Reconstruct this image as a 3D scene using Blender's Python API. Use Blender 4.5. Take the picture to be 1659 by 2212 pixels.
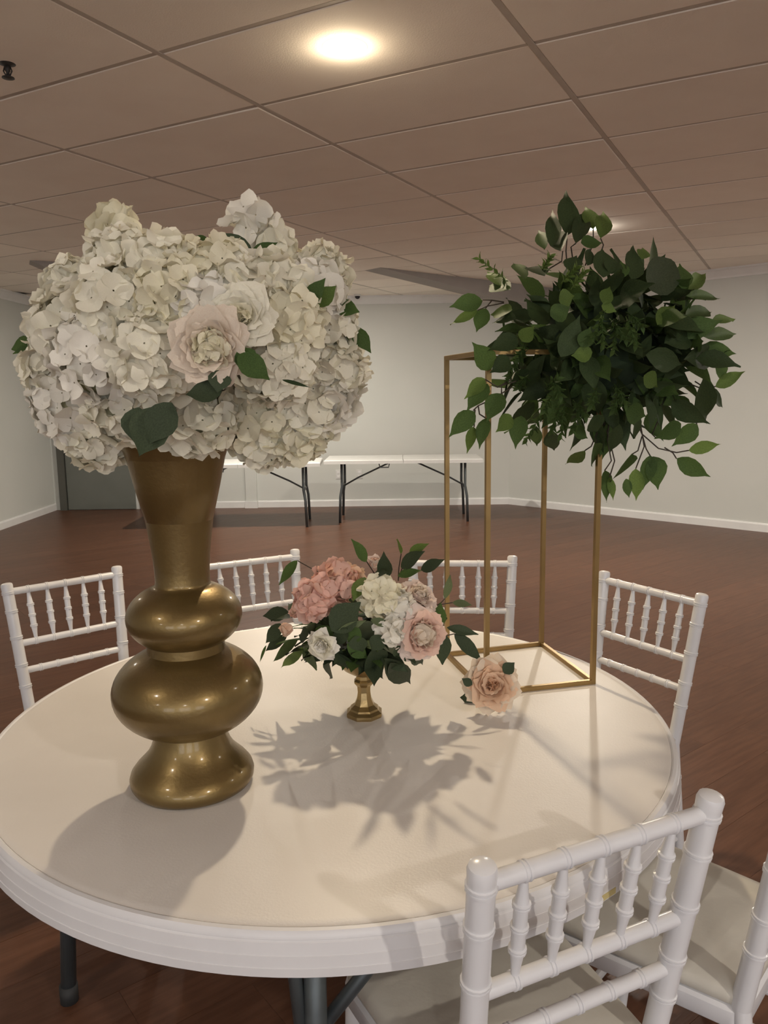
import bpy, bmesh, math, random
from mathutils import Vector, Matrix, Euler, noise
for o in list(bpy.data.objects):
    bpy.data.objects.remove(o)
C = bpy.context.scene.collection
S = bpy.context.scene
PI = math.pi
R = math.radians

# ---------------------------------------------------------------- camera
cam = bpy.data.cameras.new('camera'); camo = bpy.data.objects.new('camera', cam); C.objects.link(camo)
F_PX, PITCH, ROLL, EYE = 1690.0, 8.6, -0.77, 1.485
cam.sensor_fit = 'HORIZONTAL'; cam.sensor_width = 36.0; cam.lens = 36.0 * F_PX / 1659.0
cam.clip_start = 0.02; cam.clip_end = 60
p, r = R(PITCH), R(ROLL)
fw = Vector((0, math.cos(p), -math.sin(p))); rt = Vector((1, 0, 0)); up = rt.cross(fw)
rt2 = rt * math.cos(r) + up * math.sin(r); up2 = up * math.cos(r) - rt * math.sin(r)
m = Matrix((rt2, up2, -fw)).transposed().to_4x4(); m.translation = (0, 0, EYE)
camo.matrix_world = m
S.camera = camo

# ---------------------------------------------------------------- world, lamps, exposure
S.view_settings.view_transform = 'Standard'; S.view_settings.look = 'None'
S.view_settings.exposure = 0.45; S.view_settings.gamma = 1.0
S.view_settings.use_curve_mapping = False
wd = bpy.data.worlds.new('sky'); S.world = wd; wd.use_nodes = True
bg = wd.node_tree.nodes['Background']; bg.inputs[0].default_value = (0.92, 0.94, 1.0, 1); bg.inputs[1].default_value = 3.6
CZ, TZ = 2.735, 0.744
GRID_A = 0.490                                   # heading of the ceiling rails
GT = Vector((math.sin(GRID_A), math.cos(GRID_A), 0)); GN = Vector((math.cos(GRID_A), -math.sin(GRID_A), 0))
LAMP_MID = (1.0, 0.92, 0.80)
LAMP_WARM, LAMP_COOL = (1.0, 0.82, 0.57), (1.0, 0.92, 0.82)
LAMPS = [((-0.12, 3.06), 25, LAMP_WARM), ((1.65, 6.29), 46, LAMP_MID), ((2.25, -1.55), 52, LAMP_COOL),
         ((-1.9, -0.3), 11, LAMP_COOL), ((4.0, 1.7), 10, LAMP_COOL), ((0.5, -4.4), 36, LAMP_COOL), ((-3.4, -3.4), 22, LAMP_COOL),
         ((-3.7, 4.9), 9, LAMP_MID), ((-1.25, 8.2), 56, LAMP_MID), ((4.9, 4.6), 42, LAMP_MID)]  # last pair unseen, added to brighten the far walls and ceiling

# ---------------------------------------------------------------- helpers
class MB:
    def __init__(s): s.v = []; s.f = []; s.mi = []
    def add(s, vs, fs, mi=0):
        n = len(s.v); s.v += [tuple(x) for x in vs]; s.f += [tuple(i + n for i in f) for f in fs]; s.mi += [mi] * len(fs)
        return s
    def box(s, c, d, M=None):
        x, y, z = d[0] / 2, d[1] / 2, d[2] / 2
        vs = [Vector((a * x, b * y, e * z)) + Vector(c) for e in (-1, 1) for b in (-1, 1) for a in (-1, 1)]
        if M: vs = [M @ v for v in vs]
        return s.add(vs, [(0, 2, 3, 1), (4, 5, 7, 6), (0, 1, 5, 4), (1, 3, 7, 5), (3, 2, 6, 7), (2, 0, 4, 6)])
    def cbox(s, c, d, b=0.002, M=None):           # box with chamfered top edges
        x, y, z = d[0] / 2, d[1] / 2, d[2] / 2; vs = []
        for (zz, k) in ((-z, 0), (z - b, 0), (z, b)):
            vs += [Vector((a * (x - k), e * (y - k), zz)) + Vector(c) for (a, e) in ((-1, -1), (1, -1), (1, 1), (-1, 1))]
        if M: vs = [M @ v for v in vs]
        fs = [(3, 2, 1, 0), (8, 9, 10, 11)]
        for k in (0, 4):
            for i in range(4): fs.append((k + i, k + (i + 1) % 4, k + 4 + (i + 1) % 4, k + 4 + i))
        return s.add(vs, fs)
    def lathe(s, prof, seg=32, M=None, cap=True, ph=0.0):
        vs = []; fs = []; n = len(prof)
        for (rr, z) in prof:
            for i in range(seg):
                a = 2 * PI * i / seg + ph; vs.append(Vector((rr * math.cos(a), rr * math.sin(a), z)))
        for k in range(n - 1):
            for i in range(seg):
                j = (i + 1) % seg; fs.append((k * seg + i, k * seg + j, (k + 1) * seg + j, (k + 1) * seg + i))
        if cap:
            fs.append(tuple(range(seg - 1, -1, -1))); fs.append(tuple((n - 1) * seg + i for i in range(seg)))
        if M: vs = [M @ v for v in vs]
        return s.add(vs, fs)
    def turned(s, a, b, prof, seg=12):            # lathe along a segment, prof of (distance, radius)
        a, b = Vector(a), Vector(b)
        q = (b - a).to_track_quat('Z', 'Y').to_matrix().to_4x4(); q.translation = a
        return s.lathe([(rr, t) for t, rr in prof], seg, q)
    def tube(s, pts, rad, seg=6, closed=False):
        pts = [Vector(x) for x in pts]; n = len(pts); vs = []; fs = []
        rads = rad if isinstance(rad, (list, tuple)) else [rad] * n
        nrm = None
        for i, q in enumerate(pts):
            t = (pts[min(i + 1, n - 1)] - pts[max(i - 1, 0)]).normalized()
            if nrm is None:
                nrm = t.orthogonal().normalized()
            nrm = (nrm - t * nrm.dot(t)).normalized(); bi = t.cross(nrm)
            for k in range(seg):
                a = 2 * PI * k / seg; vs.append(q + (nrm * math.cos(a) + bi * math.sin(a)) * rads[i])
        for i in range(n - 1):
            for k in range(seg):
                j = (k + 1) % seg; fs.append((i * seg + k, i * seg + j, (i + 1) * seg + j, (i + 1) * seg + k))
        fs.append(tuple(range(seg - 1, -1, -1))); fs.append(tuple((n - 1) * seg + k for k in range(seg)))
        return s.add(vs, fs)
    def append(s, o, M):
        return s.add([M @ Vector(v) for v in o.v], o.f)
    def mesh(s, name, mats, smooth=True, angle=None):
        me = bpy.data.meshes.new(name); me.from_pydata(s.v, [], s.f); me.update()
        for mt in (mats if isinstance(mats, (list, tuple)) else [mats]): me.materials.append(mt)
        if any(s.mi): me.polygons.foreach_set('material_index', s.mi)
        if smooth:
            me.polygons.foreach_set('use_smooth', [True] * len(me.polygons))
            if angle: me.set_sharp_from_angle(angle=R(angle))
        return me

def obj(name, me, parent=None, M=None):
    o = bpy.data.objects.new(name, me); C.objects.link(o)
    if parent: o.parent = parent
    if M is not None: o.matrix_local = M
    return o
def build(name, mb, mats, parent=None, M=None, smooth=True, angle=None):
    return obj(name, mb.mesh(name, mats, smooth, angle), parent, M)
def tag(o, label, cat, group=None):
    o['label'] = label; o['category'] = cat
    if group: o['group'] = group
    return o
def thing(name, label, cat, loc=(0, 0, 0), rz=0, group=None):
    o = bpy.data.objects.new(name, None); C.objects.link(o); o.empty_display_size = 0.05
    o.location = loc; o.rotation_euler = (0, 0, rz)
    return tag(o, label, cat, group)
def struct(o):
    o['kind'] = 'structure'; return o
def stuff(o):
    o['kind'] = 'stuff'; return o
def frame_from(d, n, origin, sx=1, sy=1, sz=1):   # local Y along d, local Z near n
    d = Vector(d).normalized(); n = Vector(n); n = n - d * n.dot(d)
    n = n.normalized() if n.length > 1e-5 else d.orthogonal().normalized()
    x = d.cross(n)
    M = Matrix((x * sx, d * sy, n * sz)).transposed().to_4x4(); M.translation = Vector(origin)
    return M

# ---------------------------------------------------------------- materials
def mat(name, col, rough=0.5, metal=0.0, col2=None, scale=20, bump=0.0, bscale=80, var=0.0, trans=0.0, coat=0.0, spec=None, stretch=None, detail=3, sheen=0):
    mt = bpy.data.materials.new(name); mt.use_nodes = True; nt = mt.node_tree; N = nt.nodes; L = nt.links
    b = N['Principled BSDF']; b.inputs['Roughness'].default_value = rough; b.inputs['Metallic'].default_value = metal
    b.inputs['Base Color'].default_value = (*col, 1); b.inputs['Coat Weight'].default_value = coat; b.inputs['Coat Roughness'].default_value = 0.12
    if spec is not None: b.inputs['Specular IOR Level'].default_value = spec
    tc = N.new('ShaderNodeTexCoord'); src = tc.outputs['Object']
    if stretch:
        mp = N.new('ShaderNodeMapping'); mp.inputs['Scale'].default_value = stretch; L.new(src, mp.inputs[0]); src = mp.outputs[0]
        if var:
            oi = N.new('ShaderNodeObjectInfo'); ad = N.new('ShaderNodeVectorMath'); ad.operation = 'ADD'
            ml = N.new('ShaderNodeMath'); ml.operation = 'MULTIPLY'; ml.inputs[1].default_value = 37
            L.new(oi.outputs['Random'], ml.inputs[0]); L.new(mp.outputs[0], ad.inputs[0]); L.new(ml.outputs[0], ad.inputs[1]); src = ad.outputs[0]
    out = None
    if col2:
        nz = N.new('ShaderNodeTexNoise'); nz.inputs['Scale'].default_value = scale; nz.inputs['Detail'].default_value = detail; L.new(src, nz.inputs['Vector'])
        rp = N.new('ShaderNodeValToRGB'); rp.color_ramp.elements[0].position = 0.35; rp.color_ramp.elements[1].position = 0.68
        rp.color_ramp.elements[0].color = (*col, 1); rp.color_ramp.elements[1].color = (*col2, 1)
        L.new(nz.outputs['Fac'], rp.inputs[0]); out = rp.outputs[0]
    if var:
        oi = N.new('ShaderNodeObjectInfo'); mr = N.new('ShaderNodeMapRange'); mr.inputs['To Min'].default_value = 1 - var; mr.inputs['To Max'].default_value = 1 + var
        L.new(oi.outputs['Random'], mr.inputs[0])
        mx = N.new('ShaderNodeMix'); mx.data_type = 'RGBA'; mx.blend_type = 'MULTIPLY'; mx.inputs[0].default_value = 1
        if out: L.new(out, mx.inputs[6])
        else: mx.inputs[6].default_value = (*col, 1)
        L.new(mr.outputs[0], mx.inputs[7]); out = mx.outputs[2]
    if out: L.new(out, b.inputs['Base Color'])
    if bump:
        bz = N.new('ShaderNodeTexNoise'); bz.inputs['Scale'].default_value = bscale; bz.inputs['Detail'].default_value = 3; L.new(src, bz.inputs['Vector'])
        bp = N.new('ShaderNodeBump'); bp.inputs['Strength'].default_value = bump; bp.inputs['Distance'].default_value = 0.01
        L.new(bz.outputs['Fac'], bp.inputs['Height']); L.new(bp.outputs[0], b.inputs['Normal'])
    if trans:
        tr = N.new('ShaderNodeBsdfTranslucent'); tr.inputs[0].default_value = (*col, 1)
        if out: L.new(out, tr.inputs[0])
        ms = N.new('ShaderNodeMixShader'); ms.inputs[0].default_value = trans
        L.new(b.outputs[0], ms.inputs[1]); L.new(tr.outputs[0], ms.inputs[2]); L.new(ms.outputs[0], N['Material Output'].inputs[0])
    return mt
def emit(name, col, k):
    mt = bpy.data.materials.new(name); mt.use_nodes = True; N = mt.node_tree.nodes
    e = N.new('ShaderNodeEmission'); e.inputs[0].default_value = (*col, 1); e.inputs[1].default_value = k
    mt.node_tree.links.new(e.outputs[0], N['Material Output'].inputs[0]); return mt

M_wall = mat('wall_paint', (0.63, 0.645, 0.61), 0.75, col2=(0.66, 0.67, 0.635), scale=1.5, bump=0.05, bscale=120)
M_trim = mat('trim_paint', (0.84, 0.84, 0.83), 0.45, col2=(0.80, 0.80, 0.79), scale=6)
M_tile = mat('ceiling_tile', (0.94, 0.875, 0.79), 0.9, col2=(0.905, 0.835, 0.75), scale=3, bump=0.12, bscale=160, var=0.05)
M_grid = mat('ceiling_grid', (0.56, 0.51, 0.45), 0.7, col2=(0.51, 0.46, 0.41), scale=8)
M_wedge = mat('soffit_paint', (0.36, 0.33, 0.31), 0.7, col2=(0.33, 0.31, 0.29), scale=4)
M_floor = mat('floor_laminate', (0.092, 0.040, 0.022), 0.36, col2=(0.128, 0.058, 0.033), scale=3.2, stretch=(1.6, 16, 1), var=0.09, bump=0.03, bscale=9, detail=6, spec=0.22)
M_gap = mat('floor_joint', (0.07, 0.03, 0.018), 0.6, col2=(0.06, 0.026, 0.015))
M_door = mat('door_paint', (0.165, 0.175, 0.155), 0.5, col2=(0.15, 0.16, 0.14), scale=3)
M_doorframe = mat('door_frame_paint', (0.10, 0.10, 0.085), 0.5, col2=(0.09, 0.09, 0.075), scale=3)
M_table = mat('table_plastic', (0.72, 0.685, 0.65), 0.42, col2=(0.68, 0.645, 0.61), scale=5, bump=0.06, bscale=260)
M_tableside = mat('table_rim_plastic', (0.72, 0.71, 0.72), 0.38, col2=(0.68, 0.67, 0.68), scale=9)
M_steel = mat('leg_steel', (0.10, 0.115, 0.12), 0.42, 0.5, col2=(0.085, 0.095, 0.10), scale=14)
M_rubber = mat('rubber', (0.02, 0.02, 0.02), 0.7, col2=(0.03, 0.03, 0.03))
M_chair = mat('chair_lacquer', (0.76, 0.76, 0.78), 0.28, col2=(0.72, 0.72, 0.745), scale=7, coat=0.3)
M_cushion = mat('cushion_vinyl', (0.62, 0.59, 0.52), 0.5, col2=(0.57, 0.54, 0.475), scale=5, bump=0.08, bscale=60)
M_gold = mat('gold_paint', (0.225, 0.157, 0.060), 0.40, 0.8, col2=(0.195, 0.132, 0.048), scale=9, bump=0.05, bscale=150, coat=0.35)
M_gold2 = mat('gold_metal', (0.36, 0.24, 0.10), 0.38, 0.8, col2=(0.31, 0.205, 0.08), scale=12)
M_compote = mat('compote_gold', (0.42, 0.31, 0.15), 0.30, 0.85, col2=(0.33, 0.235, 0.10), scale=22, bump=0.08, bscale=90)
WHITE = [mat('petal_white', (0.88, 0.835, 0.70), 0.8, col2=(0.84, 0.80, 0.645), scale=18, var=0.05, trans=0.14, spec=0.2),
         mat('petal_cream', (0.87, 0.81, 0.63), 0.8, col2=(0.83, 0.785, 0.59), scale=18, var=0.05, trans=0.14, spec=0.2),
         mat('petal_cool_white', (0.88, 0.84, 0.75), 0.8, col2=(0.85, 0.81, 0.71), scale=18, var=0.05, trans=0.14, spec=0.2)]
M_core = mat('flower_core', (0.56, 0.54, 0.36), 0.9, col2=(0.46, 0.46, 0.28), scale=30)
M_eye = mat('flower_eye', (0.60, 0.58, 0.30), 0.8, col2=(0.5, 0.5, 0.22), scale=60)
M_blush = mat('petal_blush', (0.85, 0.75, 0.62), 0.8, col2=(0.81, 0.68, 0.55), scale=24, var=0.06, trans=0.2, spec=0.2)
M_pink = mat('petal_pink', (0.90, 0.62, 0.52), 0.8, col2=(0.87, 0.54, 0.44), scale=40, var=0.10, trans=0.2, spec=0.2)
M_peach = mat('petal_peach', (0.87, 0.66, 0.50), 0.8, col2=(0.84, 0.57, 0.43), scale=40, var=0.08, trans=0.2, spec=0.2)
M_peony = mat('petal_peony', (0.83, 0.61, 0.50), 0.8, col2=(0.79, 0.53, 0.43), scale=30, var=0.08, trans=0.2, spec=0.2)
M_peonyout = mat('petal_peony_outer', (0.86, 0.74, 0.66), 0.8, col2=(0.82, 0.66, 0.57), scale=30, var=0.06, trans=0.2, spec=0.2)
M_rose = mat('petal_rose', (0.84, 0.61, 0.43), 0.8, col2=(0.80, 0.54, 0.37), scale=34, var=0.06, trans=0.2, spec=0.2)
M_roseout = mat('petal_rose_outer', (0.87, 0.76, 0.61), 0.8, col2=(0.84, 0.69, 0.54), scale=34, var=0.05, trans=0.2, spec=0.2)
def leafmat(name, col, trans=0.15, rough=0.55):
    return mat(name, col, rough, col2=tuple(x * 0.72 for x in col), scale=26, var=0.16, trans=trans, spec=0.13, bump=0.08, bscale=60)
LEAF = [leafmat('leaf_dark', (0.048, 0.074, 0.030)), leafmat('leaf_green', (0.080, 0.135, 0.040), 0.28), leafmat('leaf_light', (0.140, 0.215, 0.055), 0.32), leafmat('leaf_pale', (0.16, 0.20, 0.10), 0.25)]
DKLEAF = leafmat('leaf_grey_green', (0.058, 0.078, 0.042), 0.08)
M_stem = mat('stem_brown', (0.055, 0.040, 0.026), 0.7, col2=(0.04, 0.03, 0.02), scale=40)
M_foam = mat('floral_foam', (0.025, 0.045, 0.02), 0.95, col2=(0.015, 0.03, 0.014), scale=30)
M_white = mat('white_plastic', (0.72, 0.72, 0.70), 0.35, col2=(0.68, 0.68, 0.66), scale=10)
M_darkmetal = mat('dark_metal', (0.035, 0.032, 0.03), 0.5, 0.3, col2=(0.05, 0.045, 0.04), scale=30)
M_glass = mat('dark_dome', (0.01, 0.01, 0.012), 0.1, col2=(0.012, 0.012, 0.014))
M_can = mat('lamp_reflector', (0.85, 0.83, 0.78), 0.3, col2=(0.8, 0.78, 0.74), scale=8)

# ---------------------------------------------------------------- room
YB, XL, YR, XR = 10.38, -4.40, -6.0, 6.4
K = 12.05                                        # slanted right wall: x + y = K
CX = K - YB; CY = K - XR                         # its ends (CX, YB) and (XR, CY)
WALLT = 0.15
def wall(name, a, b, z1=CZ + 0.12):
    a, b = Vector((*a, 0)), Vector((*b, 0)); d = (b - a); L = d.length
    Mx = frame_from((0, 0, 1), d.cross(Vector((0, 0, 1))), a); ang = math.atan2(d.y, d.x)
    mb = MB(); mb.box((L / 2, WALLT / 2, z1 / 2), (L + 2 * WALLT, WALLT, z1))
    M = Matrix.Rotation(ang, 4, 'Z'); M.translation = a
    return struct(build(name, mb, M_wall, None, M, smooth=False))
def run(name, a, b, prof, m_):                   # moulding: profile (out, z) swept along the wall foot a -> b, room on the right-hand side
    a, b = Vector((*a, 0)), Vector((*b, 0)); d = b - a; L = d.length
    vs = [(0, -o, z) for o, z in prof] + [(L, -o, z) for o, z in prof]; n = len(prof)
    fs = [(i, (i + 1) % n, n + (i + 1) % n, n + i) for i in range(n)] + [tuple(range(n - 1, -1, -1)), tuple(range(n, 2 * n))]
    mb = MB().add(vs, fs); M = Matrix.Rotation(math.atan2(d.y, d.x), 4, 'Z'); M.translation = a
    return struct(build(name, mb, m_, None, M, smooth=False))
wall('wall_back', (XL, YB), (CX, YB)); wall('wall_right', (CX, YB), (XR, CY)); wall('wall_side', (XR, CY), (XR, YR)); wall('wall_left', (XL, YR), (XL, YB))
BASE = [(0, 0), (0.018, 0), (0.018, 0.075), (0.012, 0.088), (0, 0.092)]
CROWN = [(0, CZ - 0.105), (0.014, CZ - 0.105), (0.02, CZ - 0.085), (0.06, CZ - 0.03), (0.075, CZ - 0.022), (0.075, CZ), (0, CZ)]
DX0, DX1 = -4.27, -2.30                          # dark double door on the back wall
run('baseboard_back', (DX1, YB), (CX, YB), BASE, M_trim); run('baseboard_right', (CX, YB), (XR, CY), BASE, M_trim)
run('baseboard_left', (XL, YR), (XL, YB), BASE, M_trim); run('baseboard_side', (XR, CY), (XR, YR), BASE, M_trim)
run('trim_back', (XL, YB), (CX, YB), CROWN, M_trim); run('trim_right', (CX, YB), (XR, CY), CROWN, M_trim)
run('trim_left', (XL, YR), (XL, YB), CROWN, M_trim); run('trim_side', (XR, CY), (XR, YR), CROWN, M_trim)
# rear wall with unseen windows, added for fill daylight from behind the photographer
WIN = [(-3.4, -1.2), (-0.4, 1.8), (2.8, 5.0)]; WZ0, WZ1 = 0.7, 2.3
mb = MB(); xs = [XL - WALLT] + [x for w in WIN for x in w] + [XR + WALLT]
for i in range(0, len(xs), 2): mb.box(((xs[i] + xs[i + 1]) / 2, YR - WALLT / 2, 1.43), (xs[i + 1] - xs[i], WALLT, 2.86))
for a, b in WIN:
    mb.box(((a + b) / 2, YR - WALLT / 2, WZ0 / 2), (b - a, WALLT, WZ0)); mb.box(((a + b) / 2, YR - WALLT / 2, (WZ1 + 2.86) / 2), (b - a, WALLT, 2.86 - WZ1))
struct(build('wall_rear', mb, M_wall, smooth=False))
for k, (a, b) in enumerate(WIN):
    mb = MB()
    for x in (a + 0.03, (a + b) / 2, b - 0.03): mb.box((x, YR - 0.07, (WZ0 + WZ1) / 2), (0.06, 0.05, WZ1 - WZ0))
    for z in (WZ0 + 0.03, WZ1 - 0.03): mb.box(((a + b) / 2, YR - 0.07, z), (b - a, 0.05, 0.06))
    struct(build('window_%d' % (k + 1), mb, M_trim, smooth=False))
    li = bpy.data.lights.new('window_portal', 'AREA'); li.shape = 'RECTANGLE'; li.size = b - a - 0.02; li.size_y = WZ1 - WZ0 - 0.02; li.cycles.is_portal = True
    lo = bpy.data.objects.new('window_portal', li); C.objects.link(lo); lo.location = ((a + b) / 2, YR - 0.03, (WZ0 + WZ1) / 2); lo.rotation_euler = (R(90), 0, 0)
# pilaster strip on the back wall
mb = MB(); mb.box((-1.765, YB - 0.02, CZ / 2), (0.15, 0.04, CZ)); pl = struct(build('trim_1', mb, M_wall, smooth=False))
mb = MB(); mb.box((-1.765, YB - 0.034, 0.045), (0.17, 0.07, 0.09)); struct(build('plinth', mb, M_trim, pl, smooth=False))
# door
mb = MB(); h = 2.1
for x in (DX0, DX1): mb.box((x, YB - 0.02, h / 2), (0.09, 0.06, h))
mb.box(((DX0 + DX1) / 2, YB - 0.02, h), (DX1 - DX0 + 0.09, 0.06, 0.09))
dr = struct(build('door_1', mb, M_doorframe, smooth=False))
for x in (DX0 + 0.505, DX1 - 0.505):
    mb = MB(); mb.cbox((0, 0, 0), (0.90, 2.05, 0.03), 0.004); M = Matrix.Translation((x, YB - 0.012, 1.03)) @ Matrix.Rotation(R(90), 4, 'X')
    build('door_leaf', mb, M_door, dr, M, smooth=False)

# floor planks
rng = random.Random(5)
fl = MB(); fl.box(((XL + XR) / 2, (YB + YR) / 2, -0.06), (XR - XL + 0.4, YB - YR + 0.4, 0.10))
floor = struct(build('floor', fl, M_gap, smooth=False))
PA = R(38); PD = Vector((math.cos(PA), math.sin(PA), 0)); PN = Vector((-math.sin(PA), math.cos(PA), 0))
PLN, PWD = 1.215, 0.192
plank_me = [MB().cbox((0, 0, -0.005), (PLN - 0.0004, PWD - 0.0004, 0.010), 0.0006).mesh('plank', M_floor, smooth=False)]
far_mb = MB(); cand = []
for i in range(-60, 90):
    off = rng.uniform(0, PLN)
    for k in range(-14, 16):
        c = PD * (k * PLN + off) + PN * (i * PWD)
        if not (XL - 0.6 < c.x < XR + 0.6 and YR - 0.1 < c.y < YB + 0.55 and c.x + c.y < K + 0.8): continue
        d = c.y; inview = d > 0.7 and abs(c.x) < 0.52 * d + 0.75 and d < YB + 0.5
        cand.append((0 if inview else 1, d if inview else 99, c.x, c.y))
cand.sort()
M0 = Matrix.Rotation(PA, 4, 'Z')
for n, (nv, d, x, y) in enumerate(cand):
    M = M0.copy(); M.translation = (x, y, 0)
    if nv == 0 and n < 298: obj('plank', plank_me[0], floor, M)
    else: far_mb.cbox((0, 0, -0.005), (PLN - 0.0004, PWD - 0.0004, 0.010), 0.0006, M)
stuff(build('plank_field', far_mb, M_floor, floor, smooth=False))

# ceiling: slab, lay-in tiles, rails and cross tees
mb = MB(); mb.box(((XL + XR) / 2, (YB + YR) / 2, CZ + 0.10), (XR - XL + 0.4, YB - YR + 0.4, 0.06))
ceil = struct(build('ceiling', mb, M_grid, smooth=False))
GO = Vector((0.556, 3.059, 0)); TW, TL = 0.61, 1.22
tile_me = MB().cbox((0, 0, 0), (TW - 0.026, TL - 0.026, 0.014), 0.003).mesh('ceiling_tile', M_tile, smooth=False)
tile_big = MB(); tee_mb = MB(); Mg = Matrix((GT, GN, Vector((0, 0, 1)))).transposed().to_4x4()
flip = Matrix.Rotation(PI, 4, 'X')
def inroom(c, e): return XL - e < c.x < XR + e and YR - e < c.y < YB + e and c.x + c.y < K + 1.4 * e
def seen(c): return c.y > 2.2 and abs(c.x) < 0.56 * c.y + 1.0
tee_me = MB().cbox((0, 0, 0), (0.026, TL - 0.028, 0.010), 0.002).mesh('cross_tee', M_grid, smooth=False)
for j in range(-18, 24):
    for i in range(-10, 10):
        c = GO + GT * (j + 0.5) * TW + GN * (i + 0.5) * TL
        if inroom(c, 0.45):
            M = Mg.copy(); M.translation = (c.x, c.y, CZ + 0.002 + rng.uniform(-0.0015, 0.0015))
            M = M @ flip @ Euler((R(rng.uniform(-.18, .18)), R(rng.uniform(-.28, .28)), 0)).to_matrix().to_4x4()
            if seen(c): obj('ceiling_tile', tile_me, ceil, M)
            else: tile_big.cbox((0, 0, 0), (TW - 0.026, TL - 0.026, 0.014), 0.003, M)
        c = GO + GT * j * TW + GN * (i + 0.5) * TL
        if inroom(c, 0.45):
            M = Mg.copy(); M.translation = (c.x, c.y, CZ + 0.003); M = M @ flip
            if seen(c): obj('cross_tee', tee_me, ceil, M)
            else: tee_mb.cbox((0, 0, 0), (0.026, TL - 0.028, 0.010), 0.002, M)
stuff(build('ceiling_tile_field', tile_big, M_tile, ceil, smooth=False)); stuff(build('cross_tee_field', tee_mb, M_grid, ceil, smooth=False))
for i in range(-9, 10):
    c = GO + GN * i * TL; ts = [t * 0.1 for t in range(-140, 140) if inroom(c + GT * (t * 0.1), 0.05)]
    if len(ts) < 4: continue
    mid = c + GT * ((ts[0] + ts[-1]) / 2); M = Mg.copy(); M.translation = (mid.x, mid.y, CZ + 0.002)
    build('main_rail', MB().cbox((0, 0, 0), (ts[-1] - ts[0], 0.026, 0.012), 0.002), M_grid, ceil, M @ flip, smooth=False)
# dark grey wedges hung under the ceiling, thin at one end
def wedge(name, A, B, dz, thick):
    A, B = Vector((*A, CZ - 0.004)), Vector((*B, CZ - 0.004)); d = (B - A); n = Vector((-d.y, d.x, 0)).normalized() * thick
    Cc = B - Vector((0, 0, dz)); vs = [A, B, Cc, A + n, B + n, Cc + n]
    return struct(build(name, MB().add(vs, [(0, 2, 1), (3, 4, 5), (0, 1, 4, 3), (1, 2, 5, 4), (2, 0, 3, 5)]), M_wedge, smooth=False))
wedge('trim_2', (-0.011, 8.07), (2.10, 9.82), 0.27, 0.25)
wedge('trim_3', (-3.20, 7.40), (-2.45, 7.75), 0.34, 0.25)

# ---------------------------------------------------------------- recessed lamps, sprinkler, camera dome, sockets
def lamp(x, y, watts, col, label, side=0.10):
    t = thing('ceiling_light', label, 'ceiling light', (x, y, CZ), 0)
    mb = MB(); mb.lathe([(0.090, 0.0), (0.089, -0.003), (0.080, -0.005), (0.070, -0.004), (0.066, 0.0)], 40, cap=False)
    build('trim_ring', mb, M_can, t)
    mb = MB(); mb.lathe([(0.068, 0.0), (0.062, 0.05), (0.055, 0.075)], 32, cap=False); build('reflector', mb, M_can, t)
    mb = MB(); mb.lathe([(0.030, 0.05), (0.055, 0.015), (0.059, 0.0), (0.052, -0.010), (0.030, -0.017), (0.002, -0.020)], 32); build('bulb', mb, emit('bulb_glow', col, 14), t)
    li = bpy.data.lights.new('bulb_light', 'AREA'); li.shape = 'DISK'; li.size = 0.085; li.energy = watts; li.color = col
    lo = bpy.data.objects.new('bulb_light', li); C.objects.link(lo); lo.parent = t; lo.location = (0, 0, LAMP_DROP)
    li = bpy.data.lights.new('bulb_side_light', 'POINT'); li.energy = watts * side; li.color = col; li.shadow_soft_size = 0.015  # weak point light added for a halo on the ceiling round the lamp
    lo = bpy.data.objects.new('bulb_side_light', li); C.objects.link(lo); lo.parent = t; lo.location = (0, 0, LAMP_DROP - 0.034)
    return t
LAMP_DROP = -0.024
LBL = ['round recessed ceiling lamp glowing above the middle of the round table', 'recessed ceiling lamp half hidden by the top leaves of the greenery ball',
       'recessed ceiling lamp behind the photographer over the front chairs', 'recessed ceiling lamp behind the photographer near the left wall', 'recessed ceiling lamp beyond the right of the round table',
       'recessed ceiling lamp closest to the rear windows', 'recessed ceiling lamp in the rear corner by the left wall', 'recessed ceiling lamp beside the left wall, well short of the dark door', 'recessed ceiling lamp hidden behind the white flowers, near the dark door', 'recessed ceiling lamp close to the slanted right wall']
for ((x, y), w, col), lb in zip(LAMPS, LBL): lamp(x, y, w, col, lb, 0.035 if y > 5 else 0.065)
t = thing('fire_sprinkler', 'small dark fire sprinkler head hanging from a ceiling tile', 'sprinkler', (-1.395, 3.165, CZ))
mb = MB(); mb.lathe([(0.034, 0.004), (0.034, -0.004), (0.016, -0.010), (0.014, -0.012)], 20); build('escutcheon', mb, M_darkmetal, t)
mb = MB(); mb.lathe([(0.010, -0.008), (0.010, -0.03), (0.006, -0.034), (0.006, -0.05)], 12)
for s in (-1, 1): mb.tube([(s * .009, 0, -.012), (s * .016, 0, -.03), (s * .004, 0, -.052)], .0028, 6)
build('sprinkler_frame', mb, M_darkmetal, t)
mb = MB(); mb.lathe([(0.004, -0.05), (0.022, -0.052), (0.023, -0.055), (0.004, -0.056)], 14); build('deflector', mb, M_darkmetal, t)
t = thing('security_camera', 'small dark camera dome at the ceiling edge above the back wall', 'camera', (-0.30, YB - 0.16, CZ))
mb = MB(); mb.lathe([(0.045, 0.004), (0.045, -0.018), (0.036, -0.024)], 20); build('mount', mb, M_white, t)
mb = MB(); mb.lathe([(0.035, -0.022)] + [(0.035 * math.cos(a * PI / 12), -0.024 - 0.035 * math.sin(a * PI / 12)) for a in range(1, 6)] + [(0.001, -0.059)], 20); build('dome', mb, M_glass, t)
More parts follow.
